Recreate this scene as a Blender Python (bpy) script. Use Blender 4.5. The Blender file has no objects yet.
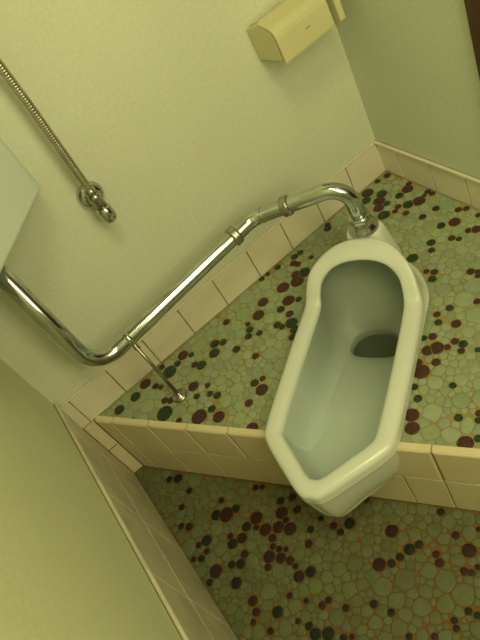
# Small Japanese toilet room: squat toilet on a tiled diagonal step, chrome flush pipe, corner tank
import bpy, bmesh, math, random
from mathutils import Vector, Matrix
random.seed(7)
C = bpy.context.scene.collection

# ------------------------------------------------------------------ dimensions (metres)
W = 0.9004            # room width between wall_left and wall_right
H_BASE = 0.0882       # baseboard height above the step
STEP = 0.2093         # height of the step above the lower floor
TILE = 0.0977
ROOM_Y = -1.50        # wall behind the photographer
ROOM_Z = 1.95         # ceiling
TH = 0.945772
EX, EY = -W + 0.02666, 0.0                      # where the step edge meets the back wall
D = Vector((math.cos(TH), -math.sin(TH), 0))    # along the step edge
N = Vector((math.sin(TH), math.cos(TH), 0))     # toward the corner
E0 = Vector((EX, EY, 0))
TU = 0.554                                      # toilet axis along the edge
TO = E0 + D * TU
def tw(u, v, z):                                # toilet frame -> room
    p = TO + D * u + N * v
    return Vector((p.x, p.y, z))
DARK_STEP = """
-0.6348,-0.0299,0.0127,R -0.6553,-0.039,0.0087,G -0.68,-0.0423,0.0168,G -0.6861,-0.0141,0.0072,G -0.7358,-0.0206,0.0137,R -0.7221,-0.0481,0.0081,R
-0.7143,-0.0612,0.0064,R -0.7688,-0.0317,0.0124,G -0.8127,-0.0298,0.0124,G -0.8027,-0.0831,0.0078,G -0.7253,-0.0997,0.0082,R -0.7159,-0.1111,0.0082,R
-0.7413,-0.1286,0.0186,G -0.7706,-0.1277,0.0075,G -0.7279,-0.1706,0.0068,R -0.5686,-0.0682,0.0113,G -0.5536,-0.0813,0.0091,G -0.583,-0.089,0.0127,G
-0.6207,-0.0459,0.0071,G -0.5448,-0.1241,0.0093,G -0.5276,-0.1759,0.008,R -0.6299,-0.0767,0.008,R -0.6202,-0.0911,0.0116,G -0.6616,-0.1238,0.0122,R
-0.639,-0.149,0.0065,R -0.6698,-0.152,0.007,G -0.6464,-0.1714,0.0074,G -0.6379,-0.1874,0.0087,G -0.6635,-0.2054,0.0086,G -0.692,-0.1992,0.0171,R
-0.6631,-0.2334,0.013,R -0.5675,-0.2287,0.009,G -0.5505,-0.2338,0.0066,R -0.5673,-0.2543,0.0134,R -0.603,-0.2579,0.0087,R -0.6305,-0.3094,0.0122,R
-0.2875,-0.0242,0.0075,G -0.3032,-0.0226,0.0087,G -0.3179,-0.0368,0.0086,R -0.3135,-0.0488,0.0079,R -0.2827,-0.0592,0.0062,R -0.3464,-0.0117,0.0081,G
-0.3904,-0.0069,0.0075,G -0.3737,-0.0079,0.0064,R -0.321,-0.0819,0.0138,G -0.3358,-0.0696,0.0106,R -0.347,-0.0887,0.0153,R -0.3772,-0.0744,0.0149,R
-0.393,-0.1159,0.0144,R -0.3776,-0.1328,0.0074,G -0.4182,-0.121,0.0095,G -0.4143,-0.1484,0.0093,R -0.4305,-0.068,0.0127,R -0.459,-0.0894,0.014,R
-0.517,-0.0399,0.0083,R -0.4885,-0.0894,0.0064,R -0.4952,-0.1058,0.009,G -0.5076,-0.1186,0.0084,G -0.487,-0.1323,0.0073,G -0.4493,-0.1488,0.0087,G
-0.4459,-0.162,0.0071,G -0.427,-0.1711,0.0137,G -0.4338,-0.1919,0.0104,G -0.4491,-0.203,0.0084,R -0.1955,-0.0135,0.0077,R -0.2027,-0.0222,0.0094,G
-0.076,-0.0193,0.0144,R -0.0953,-0.0355,0.012,G -0.082,-0.0652,0.0139,R -0.0624,-0.0523,0.0126,G -0.0985,-0.0814,0.0123,R -0.0796,-0.0873,0.0082,G
-0.1084,-0.1093,0.014,G -0.0362,-0.0102,0.0073,G -0.0125,-0.0171,0.0087,R -0.0476,-0.0947,0.0095,G -0.0238,-0.0962,0.013,R -0.01,-0.086,0.0069,R
-0.0741,-0.1184,0.0073,R -0.0874,-0.1229,0.0066,R -0.0583,-0.134,0.0125,G -0.0402,-0.1475,0.0144,R -0.0804,-0.1491,0.0071,R -0.0223,-0.1454,0.0059,G
-0.0095,-0.1432,0.0072,R -0.0097,-0.1567,0.0072,R -0.0392,-0.1972,0.0082,R -0.0714,-0.19,0.0082,G -0.1168,-0.2592,0.0094,G -0.1313,-0.2749,0.0076,R
-0.1667,-0.2575,0.0117,G -0.0206,-0.2414,0.0076,R -0.0104,-0.2531,0.007,R -0.0137,-0.2876,0.0063,R -0.0507,-0.2596,0.0124,R -0.0714,-0.2426,0.009,G
-0.0553,-0.3005,0.0072,R -0.0455,-0.3112,0.01,R -0.0869,-0.2862,0.0077,R -0.0817,-0.2998,0.0062,G -0.1778,-0.3069,0.006,R -0.171,-0.321,0.0074,R
-0.1863,-0.3303,0.0088,G -0.2195,-0.4072,0.0071,G -0.2436,-0.3988,0.0068,R -0.2555,-0.414,0.0074,G -0.2398,-0.4416,0.0092,R -0.1337,-0.3779,0.0081,R
-0.1276,-0.3892,0.0063,R -0.1353,-0.3962,0.0056,R -0.1815,-0.4366,0.0067,R -0.296,-0.418,0.0063,G -0.2843,-0.4279,0.0079,R -0.2691,-0.4668,0.0073,R
-0.2656,-0.4819,0.0082,G -0.2984,-0.4514,0.0134,R -0.3112,-0.4431,0.0109,R -0.3209,-0.472,0.0081,R -0.2863,-0.465,0.0064,R -0.2781,-0.4895,0.0067,R
-0.2602,-0.5096,0.0055,G -0.3503,-0.4658,0.0149,R -0.3425,-0.4482,0.0101,R -0.3798,-0.4792,0.0063,G -0.3926,-0.5003,0.0075,G -0.338,-0.5269,0.0063,G
-0.4217,-0.5152,0.013,R -0.4385,-0.5336,0.0124,R -0.377,-0.5759,0.0072,G -0.3508,-0.5944,0.0062,R -0.3609,-0.6024,0.0061,G -0.4035,-0.6149,0.0132,R
-0.3851,-0.6236,0.0066,G
"""
DARK_FLOOR = """
-0.8395,-0.0866,0.0081,G -0.8221,-0.1016,0.0112,G -0.8173,-0.1498,0.0077,G -0.8509,-0.1701,0.0076,R -0.774,-0.2279,0.0073,R -0.874,-0.2079,0.0073,G
-0.8606,-0.2227,0.0092,R -0.8005,-0.2472,0.0119,G -0.7829,-0.2638,0.0165,R -0.8464,-0.2783,0.0116,G -0.8649,-0.2735,0.007,R -0.8586,-0.2978,0.0068,R
-0.8754,-0.3016,0.0077,G -0.8893,-0.2906,0.0064,R -0.7008,-0.2626,0.0072,G -0.6893,-0.272,0.0062,R -0.7606,-0.2684,0.0094,G -0.6793,-0.3278,0.0086,G
-0.6566,-0.3398,0.0081,R -0.6654,-0.3688,0.0084,R -0.6927,-0.3502,0.0134,R -0.6956,-0.3689,0.007,G -0.7388,-0.3189,0.0141,R -0.7647,-0.3189,0.0104,G
-0.7505,-0.3356,0.0067,R -0.7387,-0.3535,0.0132,R -0.7158,-0.3692,0.0127,R -0.7002,-0.3896,0.0133,R -0.7379,-0.3781,0.0086,R -0.7854,-0.3311,0.0112,R
-0.8023,-0.3096,0.0068,R -0.8076,-0.3261,0.0112,G -0.7471,-0.3923,0.0068,R -0.7411,-0.4061,0.0067,G -0.7311,-0.4159,0.0054,G -0.765,-0.4033,0.0126,R
-0.7488,-0.4222,0.0108,R -0.7381,-0.4392,0.0086,R -0.7369,-0.4555,0.0061,G -0.7787,-0.4178,0.0075,R -0.8002,-0.3625,0.0087,R -0.8169,-0.3726,0.0103,G
-0.8321,-0.3603,0.0082,G -0.6709,-0.4207,0.0072,G -0.6912,-0.4402,0.0082,R -0.8652,-0.3468,0.0139,R -0.8873,-0.356,0.0073,G -0.845,-0.3965,0.0117,G
-0.8381,-0.4478,0.01,R -0.8444,-0.4685,0.0082,R -0.8591,-0.4792,0.0062,R -0.813,-0.4972,0.0111,G -0.778,-0.4901,0.0062,R -0.7931,-0.536,0.0052,R
-0.8426,-0.5141,0.0068,R -0.7433,-0.4753,0.0111,R -0.7214,-0.484,0.0107,G -0.76,-0.519,0.0053,G -0.728,-0.5463,0.0063,G -0.7422,-0.5458,0.0071,R
-0.7129,-0.5781,0.0069,G -0.7823,-0.5559,0.0077,G -0.7819,-0.5744,0.0108,G -0.7638,-0.5894,0.0117,G -0.7474,-0.6126,0.007,G -0.7351,-0.6207,0.0055,R
-0.6717,-0.6066,0.0074,G -0.6191,-0.5635,0.0123,R -0.6017,-0.5772,0.0077,G -0.5831,-0.5797,0.0074,G -0.5612,-0.5813,0.0107,G -0.5434,-0.5872,0.0077,R
-0.5343,-0.6197,0.0068,R -0.5411,-0.6341,0.0081,R -0.4903,-0.6534,0.0126,R -0.5217,-0.6719,0.0071,R -0.5147,-0.6813,0.0061,R -0.5009,-0.6821,0.0051,G
-0.6587,-0.6371,0.0069,G -0.5639,-0.7198,0.0064,G -0.5584,-0.7334,0.0063,G -0.5909,-0.7145,0.0058,G -0.5973,-0.7249,0.0057,G -0.6625,-0.6842,0.0059,G
-0.6318,-0.7111,0.0058,R -0.6418,-0.4186,0.0059,G -0.6333,-0.4484,0.0074,R -0.6077,-0.4672,0.011,G -0.6315,-0.4674,0.0069,G -0.5609,-0.535,0.0127,R
-0.5534,-0.4539,0.0075,R -0.4736,-0.5721,0.0075,G -0.4867,-0.6194,0.0071,R -0.4518,-0.639,0.0045,G
"""
CAM_R = [[0.752063, -0.510397, -0.417009], [-0.647068, -0.451473, -0.61439], [0.125314, 0.731893, -0.669797]]
CAM_C = [-0.66836, -1.08536, 0.93501]

# ------------------------------------------------------------------ helpers
def obj(name, bm, mats, parent=None, smooth=False):
    me = bpy.data.meshes.new(name)
    bm.normal_update()
    bm.to_mesh(me); bm.free()
    for m in (mats if isinstance(mats, (list, tuple)) else [mats]):
        me.materials.append(m)
    if smooth:
        for p in me.polygons: p.use_smooth = True
    o = bpy.data.objects.new(name, me); C.objects.link(o)
    if parent is not None:
        o.parent = parent
        o.matrix_parent_inverse = Matrix.Translation(-parent.location)
    return o
def thing(name, label, cat, loc, group=None):
    o = bpy.data.objects.new(name, None); C.objects.link(o)
    o.empty_display_size = 0.05
    o.location = loc; o['label'] = label; o['category'] = cat
    if group: o['group'] = group
    return o
def struct(name, bm, mats, parent=None, smooth=False, label=None):
    o = obj(name, bm, mats, parent, smooth)
    if parent is None: o['kind'] = 'structure'
    if label: o['label'] = label
    return o
def quad(bm, pts, mi=0):
    f = bm.faces.new([bm.verts.new(p) for p in pts]); f.material_index = mi; return f
def box(bm, lo, hi, bev=0.0, seg=2, mi=0, M=None):
    r = bmesh.ops.create_cube(bm, size=1.0)
    vs = r['verts']
    for v in vs:
        v.co = Vector([lo[i] + (v.co[i] + .5) * (hi[i] - lo[i]) for i in range(3)])
    fs = list({f for v in vs for f in v.link_faces})
    for f in fs: f.material_index = mi
    if bev > 0:
        es = list({e for v in vs for e in v.link_edges})
        rb = bmesh.ops.bevel(bm, geom=vs + es, offset=bev, segments=seg, profile=.5, affect='EDGES')
        vs = list({v for f in rb['faces'] for v in f.verts} | {v for v in vs if v.is_valid})
    if M is not None:
        for v in vs: v.co = M @ v.co
def catmull(P, n=8, closed=False):
    out = []; k = len(P); P = [Vector(p) for p in P]
    m = k if closed else k - 1
    for i in range(m):
        if closed: a, b, c, d = P[(i-1) % k], P[i], P[(i+1) % k], P[(i+2) % k]
        else: a, b, c, d = P[max(i-1, 0)], P[i], P[i+1], P[min(i+2, k-1)]
        for j in range(n):
            t = j / n
            out.append(.5 * ((2*b) + (c-a)*t + (2*a-5*b+4*c-d)*t*t + (3*b-a-3*c+d)*t**3))
    if not closed: out.append(P[-1].copy())
    return out
def fillet(P, rads, n=8):
    """polyline with rounded bends"""
    P = [Vector(p) for p in P]; out = [P[0]]
    for i in range(1, len(P)-1):
        a = (P[i-1]-P[i]).normalized(); b = (P[i+1]-P[i]).normalized()
        ang = a.angle(b); r = rads[i-1]
        t = r / math.tan(ang/2)
        p0 = P[i] + a*t; p1 = P[i] + b*t
        cen = P[i] + (a+b).normalized() * (r / math.sin(ang/2))
        v0 = p0-cen; v1 = p1-cen; w = v0.angle(v1)
        for k in range(n+1):
            s = k/n
            out.append(cen + (v0*math.sin((1-s)*w) + v1*math.sin(s*w))/math.sin(w))
    out.append(P[-1]); return out
def tube(bm, P, r, seg=20, cap=True, rfun=None, mi=0):
    P = [Vector(p) for p in P]; rings = []
    t0 = (P[1]-P[0]).normalized()
    nrm = t0.orthogonal().normalized()
    for i, p in enumerate(P):
        t = (P[min(i+1, len(P)-1)] - P[max(i-1, 0)]).normalized()
        nrm = (nrm - t*nrm.dot(t)).normalized(); bn = t.cross(nrm)
        rr = rfun(i) if rfun else r
        rings.append([bm.verts.new(p + (nrm*math.cos(2*math.pi*k/seg) + bn*math.sin(2*math.pi*k/seg))*rr) for k in range(seg)])
    for a, b in zip(rings, rings[1:]):
        for k in range(seg):
            f = bm.faces.new((a[k], a[(k+1) % seg], b[(k+1) % seg], b[k])); f.material_index = mi; f.smooth = True
    if cap:
        for rg, rev in ((rings[0], True), (rings[-1], False)):
            f = bm.faces.new(rg[::-1] if rev else rg); f.material_index = mi
def lathe(bm, prof, origin, axis, seg=32, mi=0):
    """prof: (radius, height along axis)"""
    axis = Vector(axis).normalized(); x = axis.orthogonal().normalized(); y = axis.cross(x); origin = Vector(origin)
    rings = []
    for r, h in prof:
        rings.append([bm.verts.new(origin + axis*h + (x*math.cos(2*math.pi*k/seg)+y*math.sin(2*math.pi*k/seg))*max(r, 1e-5)) for k in range(seg)])
    for a, b in zip(rings, rings[1:]):
        for k in range(seg):
            f = bm.faces.new((a[k], a[(k+1) % seg], b[(k+1) % seg], b[k])); f.material_index = mi; f.smooth = True
    f = bm.faces.new(rings[0][::-1]); f.material_index = mi
    f = bm.faces.new(rings[-1]); f.material_index = mi
def prism(bm, poly, z0, z1, bev=0.0, seg=3):
    """poly: plan points (x, y), counter-clockwise"""
    lo = [bm.verts.new((p[0], p[1], z0)) for p in poly]; hi = [bm.verts.new((p[0], p[1], z1)) for p in poly]
    n = len(poly)
    fs = [bm.faces.new(lo[::-1]), bm.faces.new(hi)]
    for k in range(n): fs.append(bm.faces.new((lo[k], lo[(k+1) % n], hi[(k+1) % n], hi[k])))
    if bev:
        es = list({e for f in fs for e in f.edges})
        bmesh.ops.bevel(bm, geom=es, offset=bev, segments=seg, profile=.5, affect='EDGES')

# ------------------------------------------------------------------ materials
def nodes(name):
    m = bpy.data.materials.new(name); m.use_nodes = True
    nt = m.node_tree; b = nt.nodes['Principled BSDF']
    return m, nt, b
def nn(nt, t, **kw):
    n = nt.nodes.new(t)
    for k, v in kw.items():
        if k in n.inputs: n.inputs[k].default_value = v
        else: setattr(n, k, v)
    return n
def ramp(nt, fac, stops):
    r = nt.nodes.new('ShaderNodeValToRGB'); e = r.color_ramp.elements
    while len(e) < len(stops): e.new(.5)
    for k, (p, c) in enumerate(stops):
        e[k].position = p; e[k].color = (*c, 1)
    nt.links.new(fac, r.inputs[0]); return r
def coords(nt): return nn(nt, 'ShaderNodeTexCoord').outputs['Object']
def noisy(name, c0, c1, scale, rough=.5, spec=.4, bump=0.0, bscale=None, detail=4, metal=0.0, lo=.35, hi=.65, bd=.002):
    m, nt, b = nodes(name); co = coords(nt)
    n = nn(nt, 'ShaderNodeTexNoise', Scale=scale, Detail=detail); nt.links.new(co, n.inputs['Vector'])
    r = ramp(nt, n.outputs['Fac'], [(lo, c0), (hi, c1)])
    nt.links.new(r.outputs['Color'], b.inputs['Base Color'])
    b.inputs['Roughness'].default_value = rough; b.inputs['Specular IOR Level'].default_value = spec
    b.inputs['Metallic'].default_value = metal
    if bump:
        n2 = nn(nt, 'ShaderNodeTexNoise', Scale=bscale or scale*3, Detail=3); nt.links.new(co, n2.inputs['Vector'])
        bp = nn(nt, 'ShaderNodeBump', Strength=bump, Distance=bd); nt.links.new(n2.outputs['Fac'], bp.inputs['Height'])
        nt.links.new(bp.outputs['Normal'], b.inputs['Normal'])
    return m
def s2l(r, g, b):
    f = lambda c: (c/255/12.92) if c <= 10 else ((c/255+.055)/1.055)**2.4
    return (f(r), f(g), f(b))

WALLP = (.72, .74, .62)
def wall_mat(name, c):
    """painted plaster-board paper: faint mottling, fine speckle and small bumps"""
    m, nt, b = nodes(name); co = coords(nt)
    n1 = nn(nt, 'ShaderNodeTexNoise', Scale=2.2, Detail=3); n2 = nn(nt, 'ShaderNodeTexNoise', Scale=140., Detail=4)
    for n in (n1, n2): nt.links.new(co, n.inputs['Vector'])
    d = lambda k: tuple(x*k for x in c)
    r1 = ramp(nt, n1.outputs['Fac'], [(.35, d(.95)), (.65, d(1.03))])
    r2 = ramp(nt, n2.outputs['Fac'], [(.3, (.93, .93, .92)), (.62, (1, 1, 1))])
    mx = nn(nt, 'ShaderNodeMixRGB', blend_type='MULTIPLY'); mx.inputs[0].default_value = 1.
    nt.links.new(r1.outputs[0], mx.inputs[1]); nt.links.new(r2.outputs[0], mx.inputs[2])
    nt.links.new(mx.outputs[0], b.inputs['Base Color'])
    b.inputs['Roughness'].default_value = .6; b.inputs['Specular IOR Level'].default_value = .25
    bp = nn(nt, 'ShaderNodeBump', Strength=.1, Distance=.0006); nt.links.new(n2.outputs['Fac'], bp.inputs['Height'])
    nt.links.new(bp.outputs['Normal'], b.inputs['Normal'])
    return m
M_WALL = wall_mat('beige_wall_paint', WALLP)
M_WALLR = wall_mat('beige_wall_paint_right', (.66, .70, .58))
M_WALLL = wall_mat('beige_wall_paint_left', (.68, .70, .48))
M_CEIL = noisy('ceiling_paint', (.6, .56, .45), (.66, .62, .5), 5, .8)
M_TILE = noisy('glazed_beige_tile', (.78, .71, .59), (.82, .75, .63), 9, .28, .45)
M_TILER = noisy('worn_riser_tile', (.74, .64, .43), (.79, .69, .48), 9, .3, .4)
M_TILEC = noisy('marbled_grey_tile', (.54, .51, .39), (.68, .63, .48), 16, .35, .4, detail=6, lo=.38, hi=.6)
M_CAP = noisy('pale_trim_strip', (.66, .62, .46), (.72, .68, .51), 12, .4, .4)
M_GROUT = noisy('tile_grout', (.16, .10, .05), (.34, .25, .14), 30, .9, .1)
M_PORC = noisy('white_porcelain', (.76, .79, .74), (.80, .83, .78), 3, .16, .5)
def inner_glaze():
    """bowl glaze with shade painted into its colour, deepening toward the trap and hood"""
    m, nt, b = nodes('shaded_bowl_glaze'); co = coords(nt)
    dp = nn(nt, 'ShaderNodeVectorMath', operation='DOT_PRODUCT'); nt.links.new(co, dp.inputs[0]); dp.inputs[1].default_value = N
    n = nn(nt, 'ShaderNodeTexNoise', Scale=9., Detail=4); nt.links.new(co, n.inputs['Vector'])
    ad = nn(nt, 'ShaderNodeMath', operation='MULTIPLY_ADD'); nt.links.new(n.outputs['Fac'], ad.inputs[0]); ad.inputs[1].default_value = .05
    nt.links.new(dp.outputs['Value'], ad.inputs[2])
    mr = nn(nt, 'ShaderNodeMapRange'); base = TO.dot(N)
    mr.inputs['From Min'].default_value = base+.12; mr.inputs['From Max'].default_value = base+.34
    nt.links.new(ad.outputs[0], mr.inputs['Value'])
    r = ramp(nt, mr.outputs['Result'], [(0, (.55, .63, .59)), (1, (.28, .32, .27))])  # greyed colours carry the shade of the bowl and hood hollow
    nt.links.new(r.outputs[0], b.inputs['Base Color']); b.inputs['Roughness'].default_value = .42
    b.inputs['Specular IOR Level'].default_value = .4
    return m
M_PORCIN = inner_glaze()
M_TANK = noisy('white_tank_plastic', (.62, .69, .65), (.66, .73, .69), 3, .3, .5)
M_BEIGE = noisy('cream_plastic', (.62, .57, .34), (.66, .61, .37), 8, .38, .45)
M_DARKSLOT = noisy('dark_gap', (.05, .03, .015), (.08, .05, .02), 10, .6)
M_MARK = noisy('embossed_mark', (.27, .23, .13), (.33, .29, .17), 10, .5)
M_BROWN = noisy('dark_brown_wood', (.045, .016, .008), (.075, .026, .012), 18, .35, .4, detail=7)
M_CHROME = noisy('chrome', (.50, .52, .52), (.64, .66, .66), 25, .12, .5, metal=1.0, detail=6)
M_CHROMED = noisy('tarnished_chrome', (.34, .33, .28), (.52, .51, .46), 60, .27, .5, metal=1.0, detail=6)
M_STEEL = noisy('dull_steel_hose', (.50, .46, .38), (.60, .56, .46), 40, .33, .5, metal=1.0)
def water_mat():
    m, nt, b = nodes('trap_water')
    b.inputs['Base Color'].default_value = (.085, .10, .065, 1); b.inputs['Roughness'].default_value = .05
    b.inputs['IOR'].default_value = 1.33
    co = coords(nt); n = nn(nt, 'ShaderNodeTexNoise', Scale=30.); nt.links.new(co, n.inputs['Vector'])
    bp = nn(nt, 'ShaderNodeBump', Strength=.04, Distance=.001); nt.links.new(n.outputs['Fac'], bp.inputs['Height'])
    nt.links.new(bp.outputs['Normal'], b.inputs['Normal'])
    return m
M_WATER = water_mat()
# mosaic materials
def pebble_mat(name, c0, c1, sc, rough, vary=False):
    m, nt, b = nodes(name); co = coords(nt)
    n = nn(nt, 'ShaderNodeTexNoise', Scale=sc, Detail=3); nt.links.new(co, n.inputs['Vector'])
    r = ramp(nt, n.outputs['Fac'], [(.38, c0), (.66, c1)])
    if vary:
        a = nn(nt, 'ShaderNodeVertexColor', layer_name='tint')
        mx = nn(nt, 'ShaderNodeMixRGB', blend_type='MULTIPLY'); mx.inputs[0].default_value = 1.
        nt.links.new(r.outputs[0], mx.inputs[1]); nt.links.new(a.outputs[0], mx.inputs[2])
        nt.links.new(mx.outputs[0], b.inputs['Base Color'])
    else: nt.links.new(r.outputs[0], b.inputs['Base Color'])
    b.inputs['Roughness'].default_value = rough; b.inputs['Specular IOR Level'].default_value = .4
    return m
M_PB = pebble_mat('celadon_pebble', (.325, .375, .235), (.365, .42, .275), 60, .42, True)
M_PBF = pebble_mat('shaded_celadon_pebble', (.13, .145, .07), (.155, .175, .09), 60, .5, True)  # shade over the lower floor is put into this pebble colour
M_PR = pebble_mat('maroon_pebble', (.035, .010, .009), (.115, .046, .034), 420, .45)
M_PRF = pebble_mat('shaded_maroon_pebble', (.022, .007, .006), (.045, .016, .012), 420, .5)  # maroon darkened to carry the lower floor's shade
M_PGF = pebble_mat('shaded_dark_green_pebble', (.005, .011, .006), (.012, .022, .011), 150, .5)  # green darkened to carry the lower floor's shade
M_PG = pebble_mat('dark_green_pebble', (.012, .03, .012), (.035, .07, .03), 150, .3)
def mosaic_grout(name, pale, ochre):
    m, nt, b = nodes(name); co = coords(nt)
    n = nn(nt, 'ShaderNodeTexNoise', Scale=7., Detail=4); nt.links.new(co, n.inputs['Vector'])
    r = ramp(nt, n.outputs['Fac'], [(.42, pale), (.6, ochre)])
    nt.links.new(r.outputs[0], b.inputs['Base Color']); b.inputs['Roughness'].default_value = .85
    return m
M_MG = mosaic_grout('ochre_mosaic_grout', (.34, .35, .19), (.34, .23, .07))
M_MGF = mosaic_grout('shaded_mosaic_grout', (.12, .10, .04), (.19, .09, .016))  # grout colour also holds the painted shade of the lower floor

# ------------------------------------------------------------------ tiles laid as one mesh per panel
def tiles(bm, o, ax, ay, nrm, us, vs, th=.006, gap=.0011, skip=None, mi=0, bev=.0012):
    """tiles between the breaks us x vs on the plane o + ax*u + ay*v, standing th proud along nrm"""
    o, ax, ay, nrm = Vector(o), Vector(ax), Vector(ay), Vector(nrm)
    for j in range(len(vs)-1):
        uu = us[j] if isinstance(us[0], (list, tuple)) else us
        for i in range(len(uu)-1):
            u0, u1, v0, v1 = uu[i]+gap, uu[i+1]-gap, vs[j]+gap, vs[j+1]-gap
            if u1-u0 < .002 or v1-v0 < .002 or (skip and skip((u0+u1)/2, (v0+v1)/2)): continue
            rings = []
            for ins, h in ((0, 0), (0, th-bev), (bev*.4, th-bev*.35), (bev*1.3, th)):
                rings.append([bm.verts.new(o+ax*a+ay*b+nrm*h) for a, b in ((u0+ins, v0+ins), (u1-ins, v0+ins), (u1-ins, v1-ins), (u0+ins, v1-ins))])
            flip = ax.cross(ay).dot(nrm) < 0
            for a, b in zip(rings, rings[1:]):
                for k in range(4):
                    q = (a[k], a[(k+1) % 4], b[(k+1) % 4], b[k])
                    f = bm.faces.new(q[::-1] if flip else q); f.material_index = mi
            f = bm.faces.new(rings[-1][::-1] if flip else rings[-1]); f.material_index = mi
def slab(bm, o, ax, ay, nrm, u0, u1, v0, v1, h, mi):
    o, ax, ay, nrm = Vector(o), Vector(ax), Vector(ay), Vector(nrm)
    q = [o+ax*a+ay*b+nrm*h for a, b in ((u0, v0), (u1, v0), (u1, v1), (u0, v1))]
    if ax.cross(ay).dot(nrm) < 0: q = q[::-1]
    quad(bm, q, mi)
X, Y, Z = Vector((1, 0, 0)), Vector((0, 1, 0)), Vector((0, 0, 1))

# ------------------------------------------------------------------ room shell
def wall(name, pts, inward, m, th=.06):
    bm = bmesh.new(); off = -Vector(inward)*th
    a = [bm.verts.new(p) for p in pts]; b = [bm.verts.new(Vector(p)+off) for p in pts]
    n = len(pts); bm.faces.new(a); bm.faces.new(b[::-1])
    for k in range(n): bm.faces.new((a[k], b[k], b[(k+1) % n], a[(k+1) % n]))
    bmesh.ops.recalc_face_normals(bm, faces=bm.faces)
    return struct(name, bm, m)
zf = -STEP
wall('wall_back', [(-W-.06, 0, zf-.06), (.06, 0, zf-.06), (.06, 0, ROOM_Z), (-W-.06, 0, ROOM_Z)], (0, -1, 0), M_WALL)
wall('wall_left', [(-W, ROOM_Y, zf-.06), (-W, 0, zf-.06), (-W, 0, ROOM_Z), (-W, ROOM_Y, ROOM_Z)], (1, 0, 0), M_WALLL)
wall('wall_right', [(0, ROOM_Y, zf-.06), (0, 0, zf-.06), (0, 0, ROOM_Z), (0, ROOM_Y, ROOM_Z)], (-1, 0, 0), M_WALLR)
wall('wall_front', [(-W-.06, ROOM_Y, zf-.06), (.06, ROOM_Y, zf-.06), (.06, ROOM_Y, ROOM_Z), (-W-.06, ROOM_Y, ROOM_Z)], (0, 1, 0), M_WALL)
wall('ceiling', [(-W-.06, ROOM_Y-.06, ROOM_Z), (.06, ROOM_Y-.06, ROOM_Z), (.06, .06, ROOM_Z), (-W-.06, .06, ROOM_Z)], (0, 0, -1), M_CEIL)

# dark brown door in the right wall: only the edge of its frame shows
bm = bmesh.new()
y0 = -.3585
box(bm, (-.012, y0-.05, H_BASE+.012), (.02, y0, 1.78), .002)
box(bm, (-.012, -1.22, H_BASE+.012), (.02, -1.17, 1.78), .002)
box(bm, (-.012, -1.22, 1.73), (.02, y0, 1.78), .002)
dr = struct('door_1', bm, M_BROWN)
bm = bmesh.new(); box(bm, (-.004, -1.17, H_BASE+.012), (.02, y0-.05, 1.73), .003)
pn = struct('door_panel', bm, M_BROWN, dr)
bm = bmesh.new(); lathe(bm, [(.012, 0), (.012, .03), (.022, .035), (.026, .05), (.022, .062), (.008, .066)], (-.004, -1.10, .80), (-1, 0, 0))
struct('door_handle', bm, M_CHROMED, pn)

# ------------------------------------------------------------------ baseboards of square tiles
a0, b0 = .0944, .0639
usA = [-W] + [-a0-TILE*k for k in range(8, -1, -1)] + [0]
bm = bmesh.new()
slab(bm, (0, .004, 0), X, Z, -Y, -W, 0, 0, H_BASE, .0045, 1)
slab(bm, (0, .004, 0), X, Z, -Y, -W, EX-.001, zf, 0, .0045, 1)
tiles(bm, (0, .004, 0), X, Z, -Y, usA, [0, H_BASE-.004], skip=None)
tiles(bm, (0, .004, 0), X, Z, -Y, [-W+.0015, EX+.003], [zf, -.1, 0], th=.005, mi=3)
box(bm, (-W, -.0045, H_BASE-.0035), (0, 0, H_BASE), .0015, mi=2)
struct('baseboard_back', bm, [M_TILE, M_GROUT, M_CAP, M_TILER])
bm = bmesh.new()
usB = [-1.21] + [-b0-TILE*k for k in range(11, -1, -1)] + [0]
slab(bm, (.004, 0, 0), Y, Z, -X, -1.21, 0, 0, H_BASE, .0045, 1)
tiles(bm, (.004, 0, 0), Y, Z, -X, usB, [0, H_BASE-.009])
box(bm, (-.0075, -1.21, H_BASE-.0085), (0, 0, H_BASE), .003, mi=2)
struct('baseboard_right', bm, [M_TILE, M_GROUT, M_CAP])
bm = bmesh.new()
HC = .104
usC = [ROOM_Y, -1.45] + [-.062-.198*k for k in range(6, -1, -1)] + [-.002]
slab(bm, (-W-.003, 0, 0), Y, Z, X, ROOM_Y, -.002, zf, HC, .0035, 1)
tiles(bm, (-W-.003, 0, 0), Y, Z, X, usC, [zf, -.045, HC-.012], th=.0045, gap=.0007)
box(bm, (-W, ROOM_Y, HC-.009), (-W+.0075, -.002, HC), .004, mi=2)
struct('baseboard_left', bm, [M_TILEC, M_GROUT, M_CAP])

# ------------------------------------------------------------------ toilet outline (half profile, mirrored): u, v, z
OUT = [(0, -.112, .030), (.022, -.107, .030), (.066, -.066, .030), (.108, -.022, .030), (.119, .008, .030), (.121, .1, .030), (.121, .2, .030),
       (.119, .262, .031), (.117, .285, .037), (.112, .302, .058), (.102, .325, .083), (.079, .354, .098), (.045, .379, .106), (0, .388, .108)]
INN = [(0, -.078, .030), (.015, -.073, .030), (.045, -.042, .030), (.077, -.008, .030), (.0845, .014, .030), (.086, .1, .030), (.085, .2, .030),
       (.083, .262, .031), (.082, .283, .036), (.081, .297, .053), (.075, .313, .070), (.057, .328, .084), (.032, .336, .092), (0, .339, .094)]
BASE = [(0, -.112), (.022, -.107), (.066, -.066), (.108, -.022), (.119, .008), (.121, .1), (.121, .2),
        (.121, .262), (.121, .288), (.120, .312), (.111, .345), (.086, .388), (.048, .42), (0, .432)]
def mir(P): return P + [(-p[0],) + tuple(p[1:]) for p in P[-2:0:-1]]
def loop(P): return catmull([Vector(p) for p in mir(P)], 6, True)
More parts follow.
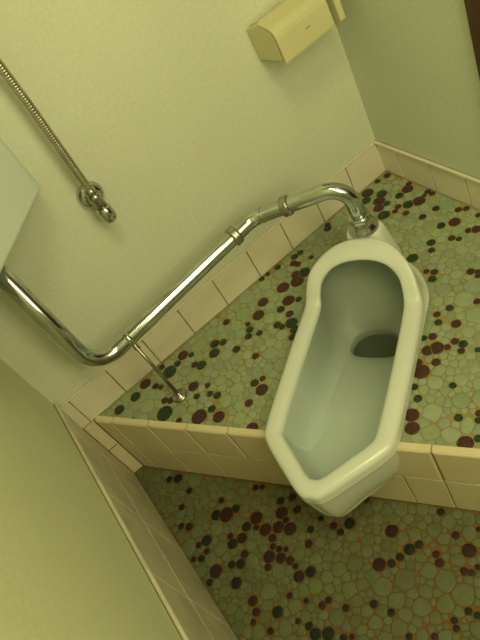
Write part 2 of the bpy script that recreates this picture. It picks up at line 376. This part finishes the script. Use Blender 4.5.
def inset(P, d):
    """move a half profile inward (plan) by d or by a list of d"""
    out = []; k = len(P)
    for i in range(k):
        a = Vector(P[max(i-1, 0)][:2]) if i > 0 else Vector((-P[1][0], P[1][1]))
        b = Vector(P[i+1][:2]) if i < k-1 else Vector((-P[k-2][0], P[k-2][1]))
        t = (b-a).normalized(); nrm = Vector((-t.y, t.x))
        dd = d[i] if isinstance(d, (list, tuple)) else d
        out.append((P[i][0]+nrm.x*dd if 0 < i < k-1 else 0.0, P[i][1]+nrm.y*dd))
    return out

# ------------------------------------------------------------------ mosaic floors: rounded pebbles set in grout
def parse(s): return [(float(a), float(b), float(c), d) for a, b, c, d in (q.split(',') for q in s.split())]
def mosaic(bm, inside, bounds, dark, z, rng, dens=1.0, mid=()):
    lay = bm.loops.layers.color.new('tint')
    G = .045; grid = {}
    seeds = []; rng2 = random.Random(5)
    def near(x, y):
        i, j = int(math.floor(x/G)), int(math.floor(y/G))
        for a in (i-1, i, i+1):
            for b in (j-1, j, j+1):
                for s in grid.get((a, b), ()): yield s
    def put(s):
        grid.setdefault((int(math.floor(s[0]/G)), int(math.floor(s[1]/G))), []).append(s); seeds.append(s)
    for s in dark: put(s)
    x0, x1, y0, y1 = bounds; area = (x1-x0)*(y1-y0)
    for r, tries in ((.0165, 500), (.0135, 1500), (.0105, 4000), (.008, 9000), (.006, 16000), (.0044, 26000)):
        for _ in range(int(tries*area*dens)):
            x, y = rng.uniform(x0, x1), rng.uniform(y0, y1)
            rr = r*rng.uniform(.9, 1.12)
            if not inside(x, y, rr*.55): continue
            if r > .012 and math.sin(x*21+1.3)*math.sin(y*17+.4) < -.25: continue      # drifts of small stones
            ok = True
            for s in near(x, y):
                if (s[0]-x)**2+(s[1]-y)**2 < ((s[2]+rr)*.93)**2: ok = False; break
            if ok:
                c = 'B'
                if r < .0165 and rng2.random() < .085 and all((q[0]-x)**2+(q[1]-y)**2 > .0196 for q in dark): c = rng2.choice('RRG')
                put((x, y, rr, c))
    def clip(poly, nx, ny, c):
        out = []
        for k in range(len(poly)):
            p, q = poly[k], poly[(k+1) % len(poly)]
            dp, dq = p[0]*nx+p[1]*ny-c, q[0]*nx+q[1]*ny-c
            if dp <= 0: out.append(p)
            if dp*dq < 0:
                t = dp/(dp-dq); out.append((p[0]+(q[0]-p[0])*t, p[1]+(q[1]-p[1])*t))
        return out
    MI = {'B': 1, 'R': 2, 'G': 3}
    for s in seeds:
        x, y, r, c = s
        R = r*(1.0 if c != 'B' else 1.34)
        ph = rng.uniform(0, 6.28)
        poly = [(R*math.cos(ph+k*math.pi/7), R*math.sin(ph+k*math.pi/7)) for k in range(14)]
        for q in near(x, y):
            if q is s: continue
            dx, dy = q[0]-x, q[1]-y; d = math.hypot(dx, dy)
            if d < 1e-6 or d > R+q[2]*1.4+.004: continue
            cc = (d*d + r*r - q[2]*q[2])/(2*d) - .0005
            poly = clip(poly, dx/d, dy/d, max(cc, .001))
            if len(poly) < 3: break
        if len(poly) < 3: continue
        p2 = []
        for k in range(len(poly)):                                            # soften the corners
            a, b = poly[k], poly[(k+1) % len(poly)]
            if math.hypot(a[0]-b[0], a[1]-b[1]) < r*.12: p2.append(((a[0]+b[0])/2, (a[1]+b[1])/2)); continue
            for t in (.24, .76): p2.append((a[0]+(b[0]-a[0])*t, a[1]+(b[1]-a[1])*t))
        if len(p2) < 3: continue
        t = rng.uniform(.92, 1.05); tint = (t*rng.uniform(.97, 1.03), t, t*rng.uniform(.93, 1.07), 1)
        hh = .0005
        rings = [[bm.verts.new((x+p[0]*k, y+p[1]*k, z+h)) for p in p2] for k, h in ((1, -.0006), (.975, hh*.6), (.86, hh), )]
        m = len(p2); fs = []
        for a, b in zip(rings, rings[1:]):
            for k in range(m): fs.append(bm.faces.new((a[k], a[(k+1) % m], b[(k+1) % m], b[k])))
        fs.append(bm.faces.new(rings[-1]))
        for f in fs:
            f.material_index = MI[c]; f.smooth = True
            for l in f.loops: l[lay] = tint
def poly_inside(P, x, y):
    r = False; n = len(P)
    for i in range(n):
        a, b = P[i], P[i-1]
        if (a[1] > y) != (b[1] > y) and x < (b[0]-a[0])*(y-a[1])/(b[1]-a[1])+a[0]: r = not r
    return r
rng = random.Random(11)
hole_l = [Vector((p.x, p.y, 0)) for p in loop([(a, b, 0) for a, b in inset(BASE, .008)])]
hole_w = [tw(p.x, p.y, 0) for p in hole_l]
holep = [(p.x, p.y) for p in hole_w]
T_END = (-EX)/D.x                                             # edge reaches wall_right
def tn(x, y):
    q = Vector((x-EX, y-EY, 0)); return q.dot(D), q.dot(N)
def in_step(x, y, m):
    if x > -.007-m or y > -.007-m: return False
    t, n = tn(x, y)
    if n < .010+m: return False
    return not poly_inside(holep, x, y)
EDGE_END = E0 + D*T_END
bm = bmesh.new()
# grout bed of the step: triangle wall-wall-edge, with the toilet's opening left out
u_cut = [k for k in range(len(hole_l)) if hole_l[k].y > .0]
outer = [Vector((0, 0, 0)), Vector((EX, 0, 0))]
ks = [k for k in range(len(hole_l)) if hole_l[k].y > 0]       # right side (u>0) first .. round the back .. left side
arc = [hole_w[k] for k in ks]
xr, xl = hole_l[ks[0]].x, hole_l[ks[-1]].x
ring = [Vector((0, 0, 0)), Vector((EX, 0, 0)), tw(xl, 0, 0)] + arc[::-1] + [tw(xr, 0, 0), Vector((0, EDGE_END.y, 0))]
vs = [bm.verts.new((p.x, p.y, -.001)) for p in ring]
es = [bm.edges.new((vs[k], vs[(k+1) % len(vs)])) for k in range(len(vs))]
bmesh.ops.triangle_fill(bm, use_beauty=True, use_dissolve=False, edges=es)
for f in bm.faces:
    if f.normal.z < 0: f.normal_flip()
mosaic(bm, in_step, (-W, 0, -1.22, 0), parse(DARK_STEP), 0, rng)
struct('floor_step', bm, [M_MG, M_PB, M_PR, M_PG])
bm = bmesh.new()
quad(bm, [(-W, ROOM_Y, zf-.001), (0, ROOM_Y, zf-.001), (0, 0, zf-.001), (-W, 0, zf-.001)])
def in_floor(x, y, m):
    if x < -W+.006+m or x > -m or y < ROOM_Y+m or y > -.006-m: return False
    return tn(x, y)[1] < -.006-m
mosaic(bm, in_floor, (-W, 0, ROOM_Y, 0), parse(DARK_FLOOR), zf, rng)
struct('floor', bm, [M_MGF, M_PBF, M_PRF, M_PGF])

# riser of the step: two rows of tiles, the upper row with a rounded lip
bm = bmesh.new()
RN = -N
ER = E0 + N*.006
zt = .002
top_us = [.008, .055, .152, .248, .344, .440, .468]
top_us2 = [.640, .724, .822, .920, 1.018, 1.116, 1.214, 1.312, 1.41, T_END-.01]
low_us = [.008, .048, .146, .244, .344, .442, .54, .654, .724, .822, .920, 1.018, 1.116, 1.214, 1.312, 1.41, T_END-.01]
tiles(bm, ER, D, Z, RN, top_us, [-.100, zt], bev=.003, th=.007)
tiles(bm, ER, D, Z, RN, top_us2, [-.100, zt], bev=.003, th=.007)
tiles(bm, ER, D, Z, RN, low_us, [zf, -.100], th=.006)
slab(bm, ER, D, Z, RN, 0, .468, zf, zt-.003, .0045, 1)
slab(bm, ER, D, Z, RN, .640, T_END, zf, zt-.003, .0045, 1)
slab(bm, ER, D, Z, RN, .468, .640, zf, -.100, .0045, 1)
for us in (top_us, top_us2):                                   # narrow top face of the lip tiles
    for a, b in zip(us, us[1:]):
        box(bm, (0, 0, 0), (b-a-.002, .012, .002), .0007, 1, 0,
            Matrix.Translation(ER+D*(a+.001)+RN*.0045) @ Matrix(((D.x, N.x, 0), (D.y, N.y, 0), (0, 0, 1))).to_4x4())
struct('trim_1', bm, [M_TILER, M_GROUT], label='two rows of beige tiles facing the step')

# ------------------------------------------------------------------ squat toilet
toilet = thing('squat_toilet', 'white porcelain squat toilet with low hood, overhanging the front of the mosaic step', 'toilet', tw(0, .15, 0))
def lerp3(A, B, t, dz=0): return [tuple(a[i]+(b[i]-a[i])*t for i in range(2)) + (a[2]+(b[2]-a[2])*t+dz,) for a, b in zip(A, B)]
nP = len(OUT)
hood = [0]*7 + [.05, .25, .6, .9, 1, 1, 1]                     # how far each profile point belongs to the hood
loops = []
# outside, from the underside up
def out_loop(ins, z):
    q = inset(BASE, [ins*k for k in [.55, .75, 1, 1, 1, 1, 1, 1, 1, 1, 1, 1, 1, 1]]); q[0] = (0, BASE[0][1]+ins*.8); return [(a, b, z) for a, b in q]
fr = lambda i, a, b: a if i < 5 else b
cen = [(0, .03+.23*(i/(nP-1)), -.118) for i in range(nP)]
def sst(x): x = min(1, max(0, x)); return x*x*(3-2*x)
under = lambda v: -.090*sst((v-.10)/.12)
loops.append([(p[0]*.25, .03+(p[1]-.03)*.7, -.112+under(p[1]*.8)) for p in BASE])
loops.append([(a*.72, .02+(b-.02)*.80, -.108+under(b)) for a, b in BASE])
loops.append(out_loop(.034, -.100))
loops.append(out_loop(.0215, -.084))
loops.append(out_loop(.0105, -.048))
loops.append(out_loop(.0045, -.016))
loops.append(out_loop(.0012, .003))
# flange / hood outside
def outer_at(t):
    """between the flange on the step (t=0) and the outer rim edge (t=1)"""
    r = []
    for i in range(nP):
        b, o = BASE[i], OUT[i]
        s = t + (1-t)*0
        h = hood[i]
        z0 = .006
        # hood: flange stays low, then the wall climbs
        plan = t if h < .2 else 1-(1-t)**2.2
        zz = t**(1+.6*h)
        r.append((b[0]+(o[0]-b[0])*plan, b[1]+(o[1]-b[1])*plan, z0+(o[2]-.007-z0)*zz))
    return r
def grow(P, d):
    q = inset([(p[0], p[1]) for p in P], -d); return [(a[0], a[1], p[2]) for a, p in zip(q, P)]
loops.append(grow(outer_at(0), .0005)); loops.append(outer_at(.14)); loops.append(outer_at(.35)); loops.append(outer_at(.65)); loops.append(outer_at(1))
# rounded rim
loops.append(lerp3(OUT, INN, .07, -.0022)); loops.append(lerp3(OUT, INN, .22, .0012)); loops.append(lerp3(OUT, INN, .5, .0020))
loops.append(lerp3(OUT, INN, .78, .0012)); loops.append(lerp3(OUT, INN, .93, -.0022))
I0 = [(p[0], p[1], p[2]-.008) for p in INN]
loops.append(I0)
# inside: bowl wall, pan and the hollow under the hood
J1 = [(0, -.076, .008), (.0165, -.071, .008), (.049, -.040, .008), (.081, -.007, .008), (.0885, .014, .008), (.090, .1, .008), (.090, .2, .006),
      (.091, .262, .006), (.093, .290, .012), (.094, .312, .028), (.088, .336, .046), (.069, .358, .060), (.038, .370, .066), (0, .373, .068)]
J2 = [(0, -.070, -.022), (.0155, -.066, -.022), (.046, -.037, -.022), (.077, -.006, -.026), (.084, .014, -.030), (.086, .1, -.036), (.087, .2, -.040),
      (.089, .264, -.034), (.091, .292, -.025), (.090, .318, -.008), (.081, .344, .006), (.062, .364, .014), (.034, .376, .019), (0, .380, .020)]
J3 = [(0, -.058, -.042), (.013, -.055, -.042), (.040, -.031, -.044), (.068, -.003, -.050), (.075, .016, -.053), (.078, .1, -.062), (.079, .2, -.070),
      (.082, .255, -.070), (.081, .282, -.066), (.077, .306, -.055), (.067, .328, -.045), (.050, .344, -.036), (.028, .352, -.032), (0, .355, -.030)]
J4 = [(0, -.040, -.050), (.010, -.037, -.050), (.030, -.018, -.052), (.055, .006, -.058), (.060, .024, -.060), (.062, .1, -.070), (.062, .20, -.078),
      (.063, .250, -.082), (.063, .272, -.081), (.060, .288, -.077), (.053, .302, -.072), (.039, .312, -.067), (.021, .318, -.064), (0, .320, -.063)]
J1, J2, J3, J4 = [[(p[0]*.94, p[1], p[2]) for p in J] for J in (J1, J2, J3, J4)]
def well(k, z, dv=0): 
    r = []
    for i in range(nP):
        # front lip of the well is nearly straight: a rounded D shape
        tt = [0, .12, .25, .42, .62, .80, .93, 1, 1, 1, 1, 1, 1, 1]
        pts = [(0, .242), (.010, .242), (.021, .2425), (.033, .244), (.042, .247), (.048, .252), (.051, .259), (.052, .267), (.050, .277), (.046, .287), (.038, .296), (.027, .303), (.014, .307), (0, .308)]
        a, b = pts[i]; r.append((a*k, .275+(b-.275)*k+dv, z))
    return r
J5 = [tuple(.62*a + .38*b for a, b in zip(p, q)) for p, q in zip(J4, well(1.04, -.0825))]
J5 = [(p[0], p[1], p[2]-.002) for p in J5]
loops += [J1, J2, J3, J4, J5, well(1.04, -.0825), well(.99, -.088), well(.97, -.112), well(.94, -.15), well(.90, -.178), well(.4, -.184)]
bm = bmesh.new()
rings = []
inside_from = loops.index(I0)
for L in loops:
    rings.append([bm.verts.new(tw(p.x, p.y, p.z)) for p in loop(L)])
n = len(rings[0])
for q, (a, b) in enumerate(zip(rings, rings[1:])):
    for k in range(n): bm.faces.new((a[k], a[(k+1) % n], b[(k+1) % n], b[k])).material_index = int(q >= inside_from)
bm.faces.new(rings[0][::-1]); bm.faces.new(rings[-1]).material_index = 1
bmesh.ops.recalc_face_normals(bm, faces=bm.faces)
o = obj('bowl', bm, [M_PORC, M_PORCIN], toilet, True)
sd = o.modifiers.new('smooth', 'SUBSURF'); sd.levels = 1; sd.render_levels = 1
# shoulder behind the hood that carries the pipe socket
bm = bmesh.new()
rg = []
for (hw, v0, v1, z) in ((.047, .388, .452, .001), (.046, .388, .451, .012), (.040, .388, .442, .066), (.036, .388, .437, .095), (.033, .388, .433, .1035), (.027, .390, .427, .1065), (.01, .395, .415, .107)):
    c = []
    for k in range(32):
        a = 2*math.pi*k/32; ca, sa = math.cos(a), math.sin(a)
        e = .55
        c.append(bm.verts.new(tw(hw*math.copysign(abs(ca)**e, ca), (v0+v1)/2+(v1-v0)/2*math.copysign(abs(sa)**e, sa), z)))
    rg.append(c)
for a, b in zip(rg, rg[1:]):
    for k in range(32): bm.faces.new((a[k], a[(k+1) % 32], b[(k+1) % 32], b[k]))
bm.faces.new(rg[0][::-1]); bm.faces.new(rg[-1])
o = obj('pipe_socket', bm, M_PORC, toilet, True)
# water standing in the trap
bm = bmesh.new()
c = [bm.verts.new(tw(p.x, p.y, -.100)) for p in loop(well(.972, 0))]
f = bm.faces.new(c); f.normal_update()
if f.normal.z < 0: f.normal_flip()
obj('water', bm, M_WATER, toilet)

# ------------------------------------------------------------------ chrome flush pipe
SP = tw(.002, .409, 0)
P_PIPE = [(-.779, -.098, .4995), (-.779, -.098, .174), (-.362, -.082, .199), (-.2165, SP.y+.012, .190), (SP.x, SP.y, .188), (SP.x, SP.y, .10)]
pipe_t = thing('flush_pipe', 'bent chrome flush pipe running from the white tank along the wall to the toilet', 'pipe', (SP.x, SP.y, .1))
path = fillet([P_PIPE[0], P_PIPE[1], P_PIPE[2], (SP.x, SP.y, .219), P_PIPE[5]], [.055, .05, .042], 12)
bm = bmesh.new(); tube(bm, path, .0158, 28)
obj('pipe', bm, M_CHROME, pipe_t)
def collar(c, ax, r=.0208, w=.007):
    bm = bmesh.new()
    lathe(bm, [(r-.005, -w-.002), (r-.0015, -w-.001), (r, -w*.55), (r-.0015, 0), (r, w*.55), (r-.0015, w+.001), (r-.005, w+.002)], c, ax, 32)
    return obj('collar', bm, M_CHROMED, pipe_t)
p1, p2 = Vector(P_PIPE[1]), Vector(P_PIPE[2]); p3 = Vector((SP.x, SP.y, .219))
d12 = (p2-p1).normalized(); d23 = (p3-p2).normalized()
collar(p1 + d12*.367, d12)
collar(p2 + d23*.073, d23)
bm = bmesh.new()
lathe(bm, [(.0160, -.0012), (.0166, -.001), (.0166, .001), (.0160, .0012)], p2+d23*.022, d23, 28)
obj('pipe_joint', bm, M_CHROMED, pipe_t)
bm = bmesh.new()
lathe(bm, [(.028, .1055), (.0295, .107), (.0295, .110), (.0270, .1145), (.0235, .121), (.0208, .130), (.0200, .135), (.0212, .1365), (.0212, .140), (.0195, .142), (.0165, .1425)], (SP.x, SP.y, 0), Z, 36)
obj('flange_nut', bm, M_CHROME, pipe_t)

# ------------------------------------------------------------------ rod that props the pipe on the step
q = p1 + d12*.0835
FL = Vector((-.695, -.120, .001))
sup = thing('pipe_support', 'thin chrome support rod with clip and round foot standing on the step', 'support rod', FL)
bm = bmesh.new(); tube(bm, [q+Vector((0, -.014, -.008)), FL+Vector((0, 0, .006))], .0038, 14)
obj('rod', bm, M_CHROMED, sup)
bm = bmesh.new()
lathe(bm, [(.0162, -.0055), (.0182, -.005), (.0182, .005), (.0162, .0055)], q, d12, 28)
dn = (FL-q).normalized()
tube(bm, [q+dn*.013, q+dn*.030], .0062, 16)
obj('clip', bm, M_CHROME, sup)
bm = bmesh.new()
lathe(bm, [(.0175, 0), (.0175, .002), (.015, .0042), (.007, .006), (.0065, .010), (.005, .012)], FL, Z, 32)
obj('foot_flange', bm, M_CHROMED, sup)

# ------------------------------------------------------------------ corner tank above
TZ0, TZ1 = .50, .86
tank = thing('flush_tank', 'white slanted flush tank in the wall corner, above the top of the chrome pipe', 'flush tank', (-.80, -.12, TZ0))
plan = [(-.8995, -.0005), (-.8995, -.325), (-.865, -.325), (-.640, -.0665), (-.640, -.0005)]
bm = bmesh.new(); prism(bm, plan, TZ0, TZ1, .006, 3)
obj('tank_body', bm, M_TANK, tank)
bm = bmesh.new(); prism(bm, [(-.8995, -.0005), (-.8995, -.333), (-.861, -.333), (-.632, -.070), (-.632, -.0005)], TZ1, TZ1+.03, .008, 3)
obj('tank_lid', bm, M_TANK, tank)

# ------------------------------------------------------------------ stop valve and its ribbed supply hose
VX, VZ = -.580, .408
valve = thing('stop_valve', 'small chrome stop valve with a round wall plate below the ribbed hose', 'valve', (VX, 0, VZ))
bm = bmesh.new(); lathe(bm, [(.0255, 0), (.0255, .002), (.024, .007), (.0185, .0115), (.0125, .013)], (VX, 0, VZ), -Y, 36)
obj('wall_plate', bm, M_CHROME, valve)
bm = bmesh.new()
lathe(bm, [(.0085, .009), (.0085, .046)], (VX, 0, VZ), -Y, 24)
lathe(bm, [(.007, -.012), (.0105, -.010), (.0108, .010), (.0115, .011), (.0115, .020), (.008, .022)], (VX, -.046, VZ), Z, 24)
vb = obj('valve_body', bm, M_CHROMED, valve)
bm = bmesh.new()
lathe(bm, [(.003, -.042), (.0095, -.0405), (.0135, -.035), (.0142, -.025), (.0135, -.012), (.010, -.008)], (VX, -.046, VZ), Z, 28)
obj('handle_knob', bm, M_CHROME, vb)
hose = thing('supply_hose', 'ribbed steel water hose hanging down the wall to the small stop valve', 'hose', (VX, -.046, VZ+.02))
hp = fillet([(VX, -.046, VZ+.018), (VX+.006, -.046, .60), (VX+.008, -.048, .80), (-.641, -.048, .815)], [.5, .045], 10)
dense = []
for a, b in zip(hp, hp[1:]):
    m = max(1, int((b-a).length/.0011))
    for k in range(m): dense.append(a+(b-a)*(k/m))
dense.append(hp[-1])
bm = bmesh.new(); tube(bm, dense, .0068, 16, True, lambda i: .0073+.0003*math.sin(i*2*math.pi/4))
obj('ribbed_tube', bm, M_STEEL, hose)
bm = bmesh.new(); lathe(bm, [(.008, 0), (.0105, .001), (.0105, .012), (.008, .013)], (VX, -.046, VZ+.020), Z, 6)
obj('hose_nut', bm, M_CHROMED, hose)

# ------------------------------------------------------------------ toilet paper holder
holder = thing('toilet_paper_holder', 'cream plastic toilet paper holder with a closed cover, mounted on the wall near the corner', 'toilet paper holder', (-.11, 0, .42))
def extrude_x(bm, prof, x0, x1, bev=.0, seg=3):
    a = [bm.verts.new((x0, p[0], p[1])) for p in prof]; b = [bm.verts.new((x1, p[0], p[1])) for p in prof]
    n = len(prof); fs = [bm.faces.new(a), bm.faces.new(b[::-1])]
    for k in range(n): fs.append(bm.faces.new((a[k], b[k], b[(k+1) % n], a[(k+1) % n])))
    bmesh.ops.recalc_face_normals(bm, faces=fs)
    if bev: bmesh.ops.bevel(bm, geom=list({e for f in fs for e in f.edges}), offset=bev, segments=seg, profile=.5, affect='EDGES')
bm = bmesh.new()
extrude_x(bm, [(-.0005, .408), (-.088, .420), (-.086, .474), (-.047, .485), (-.0005, .470)], -.176, -.166, .003)
obj('side_cheek', bm, M_BEIGE, holder)
bm = bmesh.new()
extrude_x(bm, [(-.094, .415), (-.0985, .4165), (-.1000, .421), (-.0975, .463), (-.0955, .4715), (-.0915, .4775), (-.085, .4815), (-.050, .4885), (-.050, .484), (-.084, .4765), (-.0900, .472), (-.0925, .462)], -.1765, -.062, .0012, 2)
cover = obj('cover', bm, M_BEIGE, holder)
bm = bmesh.new(); box(bm, (-.119, -.0990, .4462), (-.108, -.0960, .4482), .0006)
obj('embossed_mark', bm, M_MARK, cover)
bm = bmesh.new(); extrude_x(bm, [(-.0005, .408), (-.006, .408), (-.008, .474), (-.046, .4865), (-.046, .4825), (-.0005, .4695)], -.168, -.036, .001, 2)
obj('back_plate', bm, M_BEIGE, holder)
bm = bmesh.new(); extrude_x(bm, [(-.0005, .404), (-.090, .408), (-.102, .418), (-.100, .476), (-.088, .487), (-.047, .490), (-.0005, .474)], -.050, -.037, .003)
obj('side_arm', bm, M_BEIGE, holder)
bm = bmesh.new(); lathe(bm, [(.006, 0), (.006, .118)], (-.168, -.045, .445), X, 20)
obj('roller', bm, M_DARKSLOT, holder)

# ------------------------------------------------------------------ ceiling lamp and light
def area(name, loc, target, size, power, col):
    l = bpy.data.lights.new(name, 'AREA'); l.shape = 'DISK'; l.size = size; l.energy = power; l.color = col
    o = bpy.data.objects.new(name, l); C.objects.link(o); o.location = loc
    o.rotation_euler = (Vector(target)-Vector(loc)).to_track_quat('-Z', 'Y').to_euler(); return o
LC = (1.0, .935, .475)
area('ceiling_light', (-.44, -1.12, ROOM_Z-.06), (-.46, -.42, -.2), .45, 6.3, LC)
l = area('added_front_fill', (-.31, ROOM_Y+.03, .70), (-.48, 0, .1), .5, 12.3, LC); l.data.shape = 'RECTANGLE'; l.data.size_y = 1.5  # unseen fill lamp added at the front wall to brighten the lower room
w = bpy.data.worlds.new('world'); bpy.context.scene.world = w; w.use_nodes = True
w.node_tree.nodes['Background'].inputs[0].default_value = (.5, .48, .28, 1)
w.node_tree.nodes['Background'].inputs[1].default_value = .1

# ------------------------------------------------------------------ camera
cam = bpy.data.cameras.new('camera'); co = bpy.data.objects.new('camera', cam); C.objects.link(co)
R = CAM_R
M = Matrix(((R[0][0], -R[1][0], -R[2][0], CAM_C[0]), (R[0][1], -R[1][1], -R[2][1], CAM_C[1]), (R[0][2], -R[1][2], -R[2][2], CAM_C[2]), (0, 0, 0, 1)))
co.matrix_world = M
cam.sensor_width = 36; cam.sensor_fit = 'AUTO'; cam.lens = 648.22*36/640
cam.clip_start = .02; cam.clip_end = 20
bpy.context.scene.camera = co
vw = bpy.context.scene.view_settings
vw.view_transform = 'Standard'; vw.look = 'None'; vw.exposure = 0; vw.gamma = 1
